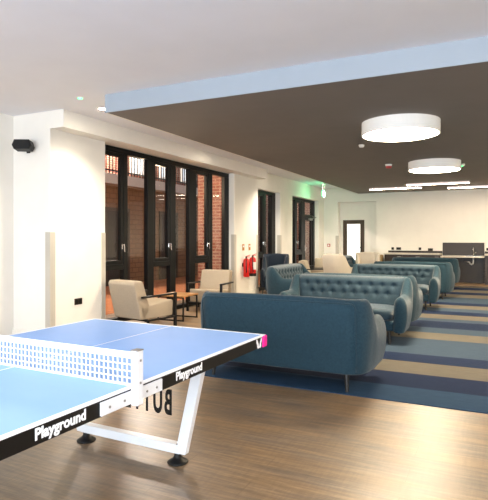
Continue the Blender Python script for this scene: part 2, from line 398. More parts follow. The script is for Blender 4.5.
d1 = tag(empty('door_1', (0, 0, 0)), kind='structure')
fr = MB()
fr.box(XG-.06, XG+.06, 15.82, 15.9, 0, Z1b); fr.box(XG-.06, XG+.06, 16.72, 16.9, 0, Z1b)
fr.box(XG-.06, XG+.06, 15.9, 16.72, Z1b-.08, Z1b); fr.box(XG-.06, XG+.06, 15.9, 16.72, 2.05, 2.14)
fr.build('door_frame', 'winframe', d1, bevel=.008)
pane(d1, 15.9, 16.72, 2.14, Z1b-.08)
dl = MB(); dl.box(XG-.03, XG+.04, 15.9, 16.0, .01, 2.05); dl.box(XG-.03, XG+.04, 16.6, 16.72, .01, 2.05); dl.box(XG-.03, XG+.04, 16.0, 16.6, .01, .2); dl.box(XG-.03, XG+.04, 16.0, 16.6, 1.95, 2.05)
leaf = dl.build('door_leaf', 'winframe', d1, bevel=.006)
MB().box(XG-.004, XG+.004, 15.995, 16.605, .195, 1.955).build('pane', 'glass', leaf)
m = MB(); m.box(XG+.04, XG+.10, 16.3, 16.58, 1.96, 2.03); m.bar((XG+.09, 16.4, 2.0), (XG+.2, 16.62, 2.06), .03, .02); m.bar((XG+.2, 16.62, 2.06), (XG+.05, 16.68, 2.1), .03, .02)
m.build('door_closer', 'grey_metal', d1, bevel=.004)
m = MB(); m.box(XG+.04, XG+.05, 15.93, 15.97, .95, 1.15); m.bar((XG+.08, 15.95, 1.05), (XG+.08, 16.06, 1.05), .02, .02); m.cyl((XG+.045, 15.95, 1.05), (XG+.085, 15.95, 1.05), .01)
m.build('door_handle', 'chrome', leaf)

# recess door at the far end with lit frosted pane
d2 = tag(empty('door_2', (0, 0, 0)), kind='structure')
xa, xb = -4.80, -4.06
m = MB(); m.box(xa, xa+.08, RB-.02, RB+.12, 0, 2.0); m.box(xb-.08, xb, RB-.02, RB+.12, 0, 2.0); m.box(xa+.08, xb-.08, RB-.02, RB+.12, 1.92, 2.0)
m.build('door_frame', 'brown_frame', d2, bevel=.005)
m = MB(); m.box(xa+.08, xa+.14, RB, RB+.05, .01, 1.92); m.box(xb-.15, xb-.08, RB, RB+.05, .01, 1.92); m.box(xa+.14, xb-.15, RB, RB+.05, .01, .12); m.box(xa+.14, xb-.15, RB, RB+.05, 1.86, 1.92)
lf = m.build('door_leaf', 'brown_frame', d2, bevel=.004)
MB().box(xa+.135, xb-.145, RB+.02, RB+.03, .115, 1.865).build('pane', 'frosted', lf)
m = MB(); m.box(xb-.135, xb-.10, RB-.012, RB, .85, 1.25); m.bar((xb-.12, RB-.06, 1.05), (xb-.24, RB-.06, 1.05), .02, .022); m.cyl((xb-.12, RB, 1.05), (xb-.12, RB-.07, 1.05), .011)
m.build('door_handle', 'black_metal', lf)

# assumed window behind the camera, unseen, put round the added daylight
w4 = tag(empty('window_4', (0, 0, 0)), kind='structure')
m = MB(); m.box(-4.6, 3.4, YB-.14, YB-.06, .5, .58); m.box(-4.6, 3.4, YB-.14, YB-.06, 2.62, 2.7)
for x in (-4.6, -2.63, -.64, 1.34, 3.32): m.box(x, x+.08, YB-.14, YB-.06, .58, 2.62)
m.build('window_frame', 'winframe', w4)
MB().box(-4.55, 3.35, YB-.104, YB-.096, .55, 2.65).build('pane', 'glass', w4)

# ------------------------------------------------------------------ courtyard outside
struct('floor_courtyard', MB().box(-12.5, XG-.08, 3, 21, -.14, -.02), 'paver')
XO = -10.2
w = MB(); w.box(XO-.3, XO, 3, 22, -.1, 2.95)
struct('wall_courtyard_lower', w, 'brick_tan')
struct('wall_courtyard_upper', MB().box(XO-1.5, XO-1.2, 3, 26, 2.9, 9), 'brick_red')
struct('trim_balcony_slab', MB().box(XO-1.3, XO+.45, 3, 24, 2.92, 3.2), 'render_white')
struct('wall_brick_return', MB().box(-6.45, XW-.34, 10.75, 11.2, -.1, 7), 'brick_red_x')
struct('wall_courtyard_end', MB().box(-12.5, XW-.3, 20.5, 20.8, -.1, 7), 'brick_red_x')
struct('wall_courtyard_start', MB().box(-12.5, XL-.2, 2.8, 3.0, -.1, 7), 'brick_red_x')
rt = tag(empty('balcony_railing', (XO+.38, 3.2, 3.2)), 'dark metal balcony railing of upright bars seen through the tall windows', 'railing')
m = MB(); m.box(-.025, .025, 0, 17, 1.0, 1.05); m.box(-.02, .02, 0, 17, .08, .12)
m.build('rail', 'black_metal', rt)
m = MB()
for i in range(122): m.box(-.012, .012, .06+i*.14, .082+i*.14, 0, 1.0)
tag(m.build('railing_bars', 'black_metal', rt), kind='stuff')
for i, y in enumerate((14.8, 16.5, 18.0)):
    t = tag(empty('facade_window', (XO-1.19, y, 3.6)), ['white framed upper window left of the middle over the courtyard balcony', 'white framed upper window in the middle over the courtyard balcony', 'white framed upper window farthest along the courtyard balcony'][i], 'window', 'upper windows across the courtyard')
    m = MB(); m.box(0, .06, -.36, -.29, 0, 1.6); m.box(0, .06, .29, .36, 0, 1.6); m.box(0, .06, -.29, .29, 1.52, 1.6); m.box(0, .06, -.29, .29, 0, .08); m.box(0, .05, -.03, .03, .08, 1.52)
    m.build('frame', 'white_plastic', t)
    MB().box(.01, .025, -.29, .29, .08, 1.52).build('pane', 'facade_pane', t)
# timber panels / doors under the balcony
for i, y in enumerate((8.1, 9.9, 12.3, 15.0)):
    t = tag(empty('courtyard_door', (XO, y, -.02)), 'brown timber door under the balcony across the courtyard, ' + ['first from the near end', 'second from the near end', 'third from the near end', 'farthest along'][i], 'door', 'doors across the courtyard')
    m = MB(); m.box(0, .06, -.55, -.47, 0, 2.3); m.box(0, .06, .47, .55, 0, 2.3); m.box(0, .06, -.47, .47, 2.2, 2.3); m.build('frame', 'brown_frame', t)
    MB().box(0, .04, -.47, .47, 0, 2.2).build('panel', 'counter_dark', t)

# ------------------------------------------------------------------ table tennis table
TH = -.0235
TZ = .742
TW, TL = 1.488, 2.70
tb = empty('table_tennis_table', (0, 0, 0), TH)
CRN = Vector((-1.3245, 3.0886, 0))
CRN = Vector((-1.372, 3.150, 0))      # far right corner of the top
tb.location = CRN + Matrix.Rotation(TH, 3, 'Z') @ Vector((-TW/2, -TL/2, 0))
tag(tb, 'blue table tennis table with black apron, white steel net and white legs', 'table')
hx, hy = TW/2, TL/2
MB().box(-hx, hx, -hy, hy, TZ-.018, TZ).build('tabletop', 'table_top', tb, bevel=.003)
m = MB(); e = .0008; lw = .02; z0, z1 = TZ-.0005, TZ+e
m.box(-hx, -hx+lw, -hy, hy, z0, z1); m.box(hx-lw, hx, -hy, hy, z0, z1)
m.box(-hx+lw, hx-lw, hy-lw, hy, z0, z1); m.box(-hx+lw, hx-lw, -hy, -hy+lw, z0, z1)
m.box(-.0025, .0025, -hy+lw, hy-lw, z0, z1)
m.box(hx, hx+.002, -hy, hy, TZ-.006, z1); m.box(-hx-.002, -hx, -hy, hy, TZ-.006, z1); m.box(-hx-.002, hx+.002, hy, hy+.002, TZ-.006, z1)
m.build('white_lines', 'white_line', tb)
m = MB(); a0, a1 = TZ-.072, TZ-.006
m.box(hx-.03, hx+.001, -hy, hy-.03, a0, a1); m.box(-hx-.001, -hx+.03, -hy, hy-.03, a0, a1)
m.box(-hx+.03, hx-.03, hy-.03, hy+.001, a0, a1); m.box(-hx+.03, hx-.03, -hy-.001, -hy+.03, a0, a1)
ap = m.build('apron', 'apron', tb, bevel=.003)
for sx in (-1, 1):
    for sy in (-1, 1):
        m = MB(); m.box(*sorted((sx*(hx-.05), sx*(hx+.010))), *sorted((sy*(hy-.05), sy*(hy+.010))), TZ-.076, TZ-.001)
        tag(m.build('corner_cap', 'pink', tb, bevel=.008, seg=3), 'bright pink corner cap')
# lettering on the apron's long sides
def side_text(v, sgn):
    o = (sgn*(hx+.0018), (hy-v) if sgn > 0 else -(hy-v), TZ-.0525)
    mw = axes((0, sgn, 0), (0, 0, 1), (sgn, 0, 0), o)
    me = text_mesh('Playground', 'apron_lettering', 'white_line', .056, mw, .0006, .0019, .96)
    ob = bpy.data.objects.new('apron_lettering', me); col.objects.link(ob); ob.parent = tb
    tag(ob, 'white lettering')
for v in (.912, 1.75): side_text(v, 1); side_text(v, -1)
# butterfly emblem near the pink cap
def emblem(sgn):
    m = MB(); y = sgn*(hy-.10); x = sgn*(hx+.0012)
    for s in (-1, 1):
        wing = [(0, -.022), (s*.006, -.004), (s*.022, .022), (s*.030, .020), (s*.029, .004), (s*.020, -.006), (s*.022, -.016), (s*.012, -.026)]
        m.prism(wing, lambda p, q: (x, y+p*1.35, TZ-.038+q*1.35), lambda p, q: (x+sgn*.0014, y+p*1.35, TZ-.038+q*1.35))
    tag(m.build('butterfly_emblem', 'white_line', tb), 'white butterfly emblem')
emblem(1); emblem(-1)
# net
NY = 0.0
NH = .148
nt = empty('net', (0, 0, 0)); nt.parent = tb
zb = TZ+.004
m = MB(); m.box(-hx-.03, hx+.03, NY-.004, NY+.004, TZ+NH-.026, TZ+NH); m.build('net_band', 'white_metal', nt, bevel=.002)
m = MB()
g0, g1 = TZ+.006, TZ+NH-.026
for i in range(5):
    z = g0+(g1-g0)*i/4; hh = .005 if i == 0 else .0027
    m.box(-hx-.03, hx+.03, NY-.003, NY+.003, z-hh, z+hh)
nv = 58
for i in range(nv+1):
    x = -hx-.02+(TW+.04)*i/nv; m.box(x-.0025, x+.0025, NY-.0025, NY+.0025, g0, g1)
m.build('net_mesh', 'white_metal', nt)
for s in (-1, 1):
    m = MB(); m.box(*sorted((s*(hx+.004), s*(hx+.038))), NY-.02, NY+.022, TZ-.075, TZ+NH+.008)
    p = m.build('net_post', 'white_metal', nt, bevel=.003)
    m = MB(); m.box(*sorted((s*(hx+.002), s*(hx+.040))), NY-.022, NY+.024, TZ+NH+.008, TZ+NH+.013); tag(m.build('post_cap', 'grey_metal', p, bevel=.002), 'grey cap')
    m = MB(); m.box(*sorted((s*(hx+.001), s*(hx+.012))), NY-.205, NY+.195, TZ-.066, TZ-.012)
    p2 = m.build('net_bracket', 'white_metal', nt, bevel=.002)
    for yy in (-.16, -.07, .08, .15): MB().cyl((s*(hx+.011), NY+yy, TZ-.04), (s*(hx+.015), NY+yy, TZ-.04), .0055, n=10).build('screw', 'grey_metal', p2)
    for zz in (.02, .115): MB().cyl((s*(hx+.037), NY+.002, TZ+zz), (s*(hx+.0405), NY+.002, TZ+zz), .0055, n=10).build('screw', 'grey_metal', p)
# leg frames, one at each end: two legs, a foot bar, two levelling feet and a sign
FU, TU, FV, CX = .405, .56, .46, -.012      # half spacing of feet and of leg tops, distance of frame from the end
for s in (-1, 1):
    y = s*(hy-FV)
    lf = empty('leg_frame', (CX, 0, 0)); lf.parent = tb
    for q in (-1, 1):
        b0 = (q*FU, y, .075); t0 = (q*TU, y, TZ-.02)
        d = .036; wv = .045
        m = MB(); m.hexa([(q*FU-d, y-wv/2, .062), (q*FU+d, y-wv/2, .062), (q*FU+d, y+wv/2, .062), (q*FU-d, y+wv/2, .062)],
                         [(q*TU-d, y-wv/2, TZ-.019), (q*TU+d, y-wv/2, TZ-.019), (q*TU+d, y+wv/2, TZ-.019), (q*TU-d, y+wv/2, TZ-.019)])
        leg = m.build('leg', 'white_metal', lf, bevel=.004)
        for zz in (.10, .12): MB().cyl((q*(FU-.02), y-.0265, zz), (q*(FU-.02), y-.021, zz), .006, n=10).build('screw', 'grey_metal', leg)
        m = MB(); m.lathe([(.0, .0), (.062, .0), (.064, .006), (.054, .013), (.030, .028), (.022, .045), (.022, .066), (0, .066)], (q*(FU-.03), y, 0), 24)
        m.build('levelling_foot', 'black_plastic', lf, smooth=True)
    m = MB(); m.box(-FU, FU, y-.03, y+.03, .062, .118)
    m.build('foot_bar', 'white_metal', lf, bevel=.006)
    # added clear sheet between the legs that carries the cut black letters; read from the table's end
    sh = MB(); sh.box(-.40, .40, y-.003, y+.003, .26, .53)
    plate = sh.build('sign_sheet', 'acrylic', lf)
    for q in (-1, 1): MB().box(q*.3-.02, q*.3+.02, y-.006, y+.006, .525, TZ-.018).build('sign_hanger', 'black_metal', lf)
    mw = axes((-s, 0, 0), (0, 0, 1), (0, s, 0), (0, y+s*.0045, .285))
    me = text_mesh('BUTTERFLY', 'sign_lettering', 'black_plastic', .215, mw, .0012, .0065, 1, 1.3)
    hw = max(abs(v.co.x) for v in me.vertices)
    for v in me.vertices: v.co.x *= .338/hw
    o = bpy.data.objects.new('sign_lettering', me); col.objects.link(o); o.parent = plate
    tag(o, 'black capital letters')

# ------------------------------------------------------------------ upholstery
def shell(mb, W, D, zb, hb, ha, th, rc, ya, arm_bulge=.02, lean=.05, tr=.25, wing=None):
    """U-shaped shell facing -y: outer half width W, back at y=+D, arms run to y=-ya; hb/ha back and arm heights."""
    c = th/2; Wc, Dc = W-c, D-c; r = rc
    st = []
    n1 = 10
    L = Dc-r+ya
    for i in range(n1): st.append((Wc, -ya+L*i/n1, 1, 0, i/n1))
    for i in range(9):
        a = pi/2*i/8; st.append((Wc-r+r*cos(a), Dc-r+r*sin(a), cos(a), sin(a), 1+i/8))
    nb = 13
    half = st[:]
    for i in range(1, nb): st.append((Wc-r-(2*(Wc-r))*i/nb, Dc, 0, 1, 3))
    for p in half[::-1]: st.append((-p[0], p[1], -p[2], p[3], p[4]))
    sm = lambda t: (lambda q: q*q*(3-2*q))(max(0, min(1, t)))
    rings = []
    N = len(st)
    prof = [(-.45, 0), (-.48, .03), (-.5, .3), (-.5, .6), (-.48, .80), (-.36, .93), (-.15, .99), (.1, 1.0), (.32, .96), (.47, .86), (.53, .72), (.54, .5), (.52, .25), (.48, .09), (.45, .025), (.41, 0), (0, 0)]
    def ring(p, sc=1, fwd=0):
        x, y, nx, ny, k = p
        if k >= 3: h, lk = hb + .012*(1-(x/(Wc))**2), 1
        else:
            q = sm((k-.66)/.46); h, lk = ha+(hb-ha)*q, min(1, .3+.7*q)
            if wing and k < 1: h = ha+(hb-ha)*sm((k-wing)/.8)
        out = []
        hh = h-zb; mid = zb+hh*.5
        bul = arm_bulge if k < 2 else 0
        for o, z in prof:
            zz = zb+hh*z
            oo = o*th*(1+ (.15 if k < 1 else 0)*sin(pi*z)) + bul*sin(pi*min(1, z*1.05)) + lean*lk*(z-.5)*.9
            oo = oo*sc; zz = zb+(zz-zb)*(.86+.14*sc if sc < 1 else 1)
            out.append((x+nx*oo, y+ny*oo-fwd, zz))
        return out
    caps = [(.30, .050), (.66, .038), (.9, .018)]
    for sc, fw in caps: rings.append(ring(st[0], sc, fw))
    for p in st: rings.append(ring(p))
    for sc, fw in caps[::-1]: rings.append(ring(st[-1], sc, fw))
    mb.loft(rings)
def rbox(mb, x0, x1, y0, y1, z0, z1, k=8, puff=.02):
    """soft cushion: a superellipsoid-like box"""
    nu, nv = 36, 18
    cx, cy, cz = (x0+x1)/2, (y0+y1)/2, (z0+z1)/2; a, b, c = (x1-x0)/2, (y1-y0)/2, (z1-z0)/2
    sg = lambda w, e: math.copysign(abs(w)**e, w)
    rings = []
    for j in range(1, nv):
        ph = -pi/2+pi*j/nv
        rings.append([(cx+a*sg(cos(ph), .28)*sg(cos(2*pi*i/nu), .22), cy+b*sg(cos(ph), .28)*sg(sin(2*pi*i/nu), .22), cz+c*sg(sin(ph), .45)*1.0) for i in range(nu)])
    mb.loft(rings)
def leg(mb, x, y, z, dx=.03, dy=.03, r0=.026, r1=.014):
    mb.cyl((x, y, z), (x+dx, y+dy, 0), r0, r1, 14)

SW, SD = .872, .42
def make_sofa():
    root = empty('sofa')
    m = MB(); shell(m, SW, SD, .15, .83, .615, .15, .14, .33, .012, .05, .04)
    m.build('sofa_shell', 'sofa', root, smooth=True, subsurf=1)
    m = MB(); m.box(-.73, .73, -.36, .30, .165, .30); m.build('seat_base', 'sofa', root, bevel=.03, seg=4)
    m = MB(); rbox(m, -.71, .71, -.405, .25, .285, .455); m.build('seat_cushion', 'sofa_cushion', root, smooth=True)
    btn = []
    for r, (zz, n) in enumerate(((.705, 9), (.590, 8))):
        for i in range(n):
            btn.append(((i-(n-1)/2)*.158, zz))
    def surf(u, v):
        x = -.80+1.60*u; z = .40+.425*v
        eu = min(1, min(u, 1-u)/.07); ev = min(1, min(v*1.3, (1-v))/.16)
        ed = (1-(1-eu)**2)**.5*(1-(1-ev)**2)**.5 if eu > 0 and ev > 0 else 0
        y = .31-.135*ed-.02*(1-v)
        for bx, bz in btn:
            d2 = ((x-bx)**2+(z-bz)**2)
            y += .026*math.exp(-d2/.0014)*ed + .004*math.exp(-(x-bx)**2/.0004)*math.exp(-(z-bz)**2/.01)*ed
        for zz in (.705, .590): y += .004*math.exp(-(z-zz)**2/.0003)*ed
        return (x, y+.055*(v-.5), z)
    m = MB(); m.grid(surf, 130, 34)
    tf = m.build('tufted_back', 'sofa_cushion', root, smooth=True)
    b = MB(); b.lathe([(0, -.006), (.010, -.005), (.013, 0), (.010, .005), (0, .006)], n=10)
    me = b.mesh('button', 'sofa')
    me.transform(Matrix.Rotation(pi/2, 4, 'X'))
    for bx, bz in btn:
        p = surf((bx+.80)/1.60, (bz-.40)/.425)
        o = bpy.data.objects.new('button', me); col.objects.link(o); o.parent = tf; o.location = (bx, p[1]-.001, bz)
    # piping round the back panel
    pts = []
    yb = lambda z: SD+.004+.05*.9*((z-.165)/.66-.5)
    xx = SW-.10
    for i in range(11): pts.append((xx, yb(.19+.055*i)-.006, .19+.055*i))
    for i in range(1, 7):
        a = pi/2*i/6; z = .74+.052*sin(a); pts.append((xx-.05+.05*cos(a), yb(z)-.012-.012*sin(a), z))
    pts += [(-p[0], p[1], p[2]) for p in pts[::-1]]
    m = MB(); m.tube(pts, .0065, 8); m.build('piping', 'sofa', root, smooth=True)
    for sx in (-1, 1):
        for sy in (-1, 1):
            m = MB(); leg(m, sx*.67, sy*.345, .17, sx*.012, sy*.025, .024, .015); m.build('leg', 'leg', root, smooth=False)
    return root
sofa0 = make_sofa()
sofas = [  # x, y, rotation, label
    (-1.88, 4.94, pi, 'large blue sofa nearest the camera with its plain back turned to the table tennis table'),
    (-1.92, 7.22, 0, 'blue tufted sofa facing the camera, directly behind the nearest sofa'),
    (-1.92, 8.16, pi, 'blue sofa back to back with the nearest tufted sofa, mostly hidden behind it'),
    (-1.88, 10.75, 0, 'blue tufted sofa facing the camera, the second tufted one from the front'),
    (-1.76, 12.75, pi, 'blue sofa with plain dark back to the camera behind the second tufted sofa'),
    (-1.80, 15.4, pi, 'farthest blue sofa in the row, just in front of the dark kitchen counter'),
    (-3.60, 10.0, pi/2, 'blue tufted sofa turned sideways beside the red fire extinguishers and pier'),
    (-4.0, 15.86, pi/2, 'small visible blue sofa by the far recess, behind the ivory wing chair'),
]
for i, (x, y, r, lab) in enumerate(sofas):
    o = sofa0 if i == 0 else copy_tree(sofa0)
    o.location = (x, y, .006 if x > -3 else 0); o.rotation_euler = (0, 0, r); tag(o, lab, 'sofa', 'blue lounge sofas')

def make_armchair():
    root = empty('armchair')
    # seat and back upholstered as two soft blocks, seen from the side as an L
    def prof_block(poly, w, name, bev):
        m = MB(); m.prism(poly, lambda p, q: (-w/2, p, q), lambda p, q: (w/2, p, q))
        return m.build(name, 'beige', root, bevel=bev, seg=5, smooth=True)
    prof_block([(-.36, .17), (.26, .17), (.30, .36), (-.355, .42), (-.38, .39)], .60, 'seat', .035)
    prof_block([(.10, .30), (.20, .17), (.30, .17), (.43, .70), (.40, .745), (.27, .745), (.24, .72)], .60, 'backrest', .045)
    for s in (-1, 1):
        x = s*.335; m = MB()
        m.box(x-.022, x+.022, -.395, -.36, 0, .53)
        m.bar((x, -.395, .515), (x, .30, .505), .05, .026)
        m.bar((x, -.36, .155), (x, .20, .155), .03, .03); m.box(x-.015, x+.015, .17, .20, 0, .15)
        m.build('arm_frame', 'black_metal', root, bevel=.003)
    for y in (-.379, .185): MB().box(-.32, .32, y-.014, y+.014, .14, .17).build('cross_bar', 'black_metal', root)
    return root
chair0 = make_armchair()
ach = [(-4.93, 6.55, pi-.20, 'beige armchair with black arm frame, back to the camera beside the nearest pier'),
       (-4.98, 8.80, .16, 'beige armchair facing the camera behind the small oak side table'),
       (-4.62, 14.1, pi/2+.2, 'beige armchair with black arm by the far glazed door, turned away from camera'),
       (-4.87, 15.6, .05, 'beige armchair facing the camera right next to the far glazed door')]
for i, (x, y, r, lab) in enumerate(ach):
    o = chair0 if i == 0 else copy_tree(chair0)
    o.location = (x, y, 0); o.rotation_euler = (0, 0, r); tag(o, lab, 'armchair', 'beige armchairs by the windows')

def make_wing(mat, name):
    root = empty(name)
    m = MB(); shell(m, .305, .37, .17, .98, .62, .10, .15, .27, .01, .13, .1, wing=.25)
    m.build('chair_shell', mat, root, smooth=True, subsurf=1)
    m = MB(); m.box(-.25, .25, -.30, .25, .17, .32); m.build('seat_base', mat, root, bevel=.03, seg=3)
    m = MB(); rbox(m, -.24, .24, -.36, .24, .31, .46); m.build('seat_cushion', mat, root, smooth=True)
    m = MB(); m.grid(lambda u, v: (-.24+.48*u, .25+.06*v-.05*sin(pi*u)**.5*sin(pi*min(1, v*.9+.05)), .42+.50*v), 20, 14); m.build('back_cushion', mat, root, smooth=True)
    for sx in (-1, 1):
        for sy in (-1, 1):
            m = MB(); leg(m, sx*.24, sy*.25, .18, sx*.03, sy*.04, .022, .012); m.build('leg', 'leg', root)
    return root
def put(o, x, y, r, lab, cat, grp=None):
    o.location = (x, y, 0); o.rotation_euler = (0, 0, r); tag(o, lab, cat, grp); return o
wv = make_wing('ivory', 'wing_chair')
put(wv, -3.70, 13.3, pi-.45, 'pale ivory high-backed wing chair seen from behind between the sofas', 'armchair', 'high-backed chairs')
put(copy_tree(wv), -3.2, 14.5, .3, 'pale ivory wing chair facing the camera in front of the far recess', 'armchair', 'high-backed chairs')
nv_ = make_wing('navy', 'wing_chair')
put(nv_, -4.98, 12.02, .25, 'dark navy high-backed chair beside the red fire extinguishers', 'armchair', 'high-backed chairs')
tn = make_wing('tan', 'wing_chair')
tn.scale = (.85, .85, .85)
put(tn, -3.60, 17.12, .08, 'tan high-backed chair at the corner of the far recess', 'armchair', 'high-backed chairs')

# side table
st = tag(empty('side_table', (-4.90, 7.50, 0), .05), 'small square oak side table with black wire frame between two beige armchairs', 'table')
MB().box(-.26, .26, -.26, .26, .40, .425).build('tabletop', 'oak', st, bevel=.004)
for s in (-1, 1):
    m = MB(); y = s*.235
    for x in (-.24, .24): m.box(x-.011, x+.011, y-.011, y+.011, 0, .40)
    m.box(-.229, .229, y-.011, y+.011, 0, .022); m.box(-.229, .229, y-.011, y+.011, .378, .40)
    m.build('leg_loop', 'black_metal', st)

# ------------------------------------------------------------------ lamps
def drum(x, y, z, mat, side, lab, R=.49, h=.165):
    t = tag(empty('ceiling_lamp', (x, y, z)), lab, 'lamp', 'round ceiling lamps')
    m = MB(); n = 64
    m.loft([[(r*cos(2*pi*i/n), r*sin(2*pi*i/n), zz) for i in range(n)] for r, zz in ((R-.02, -h), (R, -h), (R, 0), (R-.02, 0))], caps=False, closed=True)
    m.build('lamp_shade', side, t)
    m = MB(); m.lathe([(0, -h+.008), (R-.02, -h+.008), (R-.02, -h+.02), (0, -h+.02)], n=64); m.build('diffuser', mat, t)
    return t
drum(-1.12, 6.95, ZD, 'lamp_diffuser', 'lamp_side', 'large round white drum ceiling lamp nearest the camera')
drum(-1.10, 10.85, ZD, 'lamp_diffuser', 'lamp_side', 'large round white drum ceiling lamp behind the nearest one')
drum(2.3, 6.95, ZD, 'lamp_diffuser', 'lamp_side', 'round drum ceiling lamp outside the picture on the right, near one')  # this drum and the next two are added out of view to brighten the rear
drum(2.3, 14.6, ZD, 'lamp_diffuser', 'lamp_side', 'round drum ceiling lamp outside the picture on the right, by the kitchen wall')
drum(2.3, 10.85, ZD, 'lamp_diffuser', 'lamp_side', 'round drum ceiling lamp outside the picture on the right, far one')
for i, x in enumerate((-3.4, -.6, 2.2)):  # three unseen lamps added to light the front of the room
    drum(x, -.2, ZC, 'front_diffuser', 'lamp_side', ['round ceiling lamp over the near left part of the table area', 'round ceiling lamp right above the camera', 'round ceiling lamp over the near right part of the table area'][i])
def linear(x, y, L, lab):
    t = tag(empty('linear_lamp', (x, y, ZD)), lab, 'lamp', 'linear ceiling lamps')
    MB().box(-L/2, L/2, -.04, .04, -.045, 0).build('housing', 'linear_side', t, bevel=.003)
    MB().box(-L/2+.01, L/2-.01, -.03, .03, -.049, -.045).build('diffuser', 'linear_diffuser', t)
linear(-2.70, 15.8, 1.5, 'thin linear ceiling lamp at far left of the three bars')
linear(-1.43, 14.9, 1.6, 'thin linear ceiling lamp in the middle, nearest of the three bars')
linear(-.48, 16.3, 1.6, 'thin linear ceiling lamp at far right of the three bars')
for i, y in enumerate((5.36, 8.75, 12.2, 15.6)):  # only the first is seen; the hidden others are added for light
    t = tag(empty('downlight', (-4.68, y, ZC)), ['small bright downlight at the corner of the dropped ceiling fascia', 'downlight in the ceiling strip over the second beige armchair', 'downlight in the ceiling strip beside the bulkhead end', 'downlight in the ceiling strip before the exit sign'][i], 'lamp', 'recessed downlights')
    m = MB(); n = 32
    m.loft([[(r*cos(2*pi*k/n), r*sin(2*pi*k/n), z) for k in range(n)] for r, z in ((.055, 0), (.07, 0), (.068, -.006), (.055, -.008))], caps=False, closed=True)
    m.build('trim_ring', 'white_plastic', t)
    MB().lathe([(0, -.004), (.055, -.004), (.055, -.001), (0, -.001)], n=24).build('lens', 'downlight_lens', t)
    li = bpy.data.lights.new('downlight_beam', 'SPOT'); li.energy = 130; li.color = (1, .91, .75); li.spot_size = radians(125); li.spot_blend = .9; li.shadow_soft_size = .05
    lo = bpy.data.objects.new('downlight_beam', li); lo.location = (-4.68, y, ZC-.03); col.objects.link(lo)

# ------------------------------------------------------------------ small fittings
# speaker on a wall bracket
sp = tag(empty('wall_speaker', (-5.80, 5.15, 2.60)), 'small black wall speaker high on the white pier at left', 'speaker')
body = MB(); Rz = Matrix.Rotation(radians(28), 3, 'Z') @ Matrix.Rotation(radians(-6), 3, 'X')
m = MB(); 
sect = [(-.075, -.055), (.075, -.055), (.095, 0), (.075, .075), (-.075, .075), (-.095, 0)]
rings = []
for yy, k in ((-.24, .86), (-.225, 1), (-.08, 1), (-.045, .7)):
    rings.append([tuple(Rz @ Vector((a*1.35*k, yy, b*k))+Vector((0, -.02, 0))) for a, b in sect])
m.loft(rings); m.build('speaker_body', 'black_plastic', sp, bevel=.006)
m = MB(); m.box(-.03, .03, -.012, 0, -.05, .05); m.cyl((0, -.01, 0), tuple(Rz @ Vector((0, -.06, 0))+Vector((0, -.02, 0))), .016); m.build('speaker_bracket', 'black_metal', sp)

def wall_x_plate(name, y, z, w, h, mat, lab, cat, grp=None, parts=()):
    t = tag(empty(name, (XW, y, z)), lab, cat, grp)
    MB().box(0, .008, -w/2, w/2, -h/2, h/2).build('plate', mat, t, bevel=.002)
    for pn, pm, a, b, c, d in parts: MB().box(.008, .012, a, b, c, d).build(pn, pm, t)
    return t
wall_x_plate('power_socket', 5.67, .47, .15, .09, 'brass', 'bronze double power socket low on the near white pier', 'socket', None,
             (('socket_face', 'black_plastic', -.062, -.008, -.03, .03), ('socket_face', 'black_plastic', .008, .062, -.03, .03)))
wall_x_plate('wall_tag', 11.08, 1.16, .10, .15, 'tagwood', 'small gold information tag on the pier, the left of two', 'sign', 'gold tags above the extinguishers', (('print', 'white_line', -.03, .03, .0, .04),))
wall_x_plate('wall_tag', 11.42, 1.16, .10, .15, 'tagwood', 'small gold information tag on the pier, the right of two', 'sign', 'gold tags above the extinguishers', (('print', 'white_line', -.03, .03, .0, .04),))

def extinguisher(y, z, r, h, lab, band):
    t = tag(empty('fire_extinguisher', (XW+.02+r, y, z)), lab, 'fire extinguisher', 'fire extinguishers on the pier')
    m = MB(); m.lathe([(0, 0), (r*.9, 0), (r, .015), (r, h-.06), (r*.85, h-.025), (r*.4, h), (.02, h+.01), (0, h+.01)], n=24)
    cyl = m.build('cylinder', 'red', t, smooth=True)
    m = MB(); m.lathe([(.018, h), (.022, h), (.022, h+.045), (0, h+.045)], n=12); m.build('valve', 'black_metal', t)
    m = MB(); m.bar((0, -.02, h+.045), (.05, .10, h+.075), .02, .012); m.bar((0, -.02, h+.03), (.04, .09, h+.035), .02, .012); m.build('lever', 'red', t)
    m = MB(); m.tube([(0, -.02, h+.03), (.03, -.07, h+.03), (.045, -.10, h-.05), (.045, -.095, h-.2), (.05, -.085, .10)], .012); m.build('hose', 'black_plastic', t, smooth=True)
    m = MB(); n = 10
    ri = [[(rr*cos(a), rr*sin(a), zz) for a in [(-1.0+2.0*k/n) for k in range(n+1)]] for rr, zz in ((r+.0015, .16), (r+.0015, .34))]
    v0 = [m.bm.verts.new(p) for p in ri[0]]; v1 = [m.bm.verts.new(p) for p in ri[1]]
    for k in range(n): m.bm.faces.new([v0[k], v0[k+1], v1[k+1], v1[k]])
    m.build('label_band', band, cyl)
    if band == 'white_plastic':
        m = MB(); m.lathe([(r+.002, .0), (r+.004, .002), (r+.004, .07), (r+.002, .072)], n=24); m.build('base_ring', 'black_plastic', t)
    MB().box(-r-.02, -r+.004, -.04, .04, h*.55, h*.75).build('wall_hook', 'black_metal', t)
extinguisher(11.06, .46, .07, .44, 'plain red fire extinguisher on the pier, the left one of two', 'red')
extinguisher(11.40, .46, .08, .46, 'red fire extinguisher with white label and black base ring, the right one', 'white_plastic')

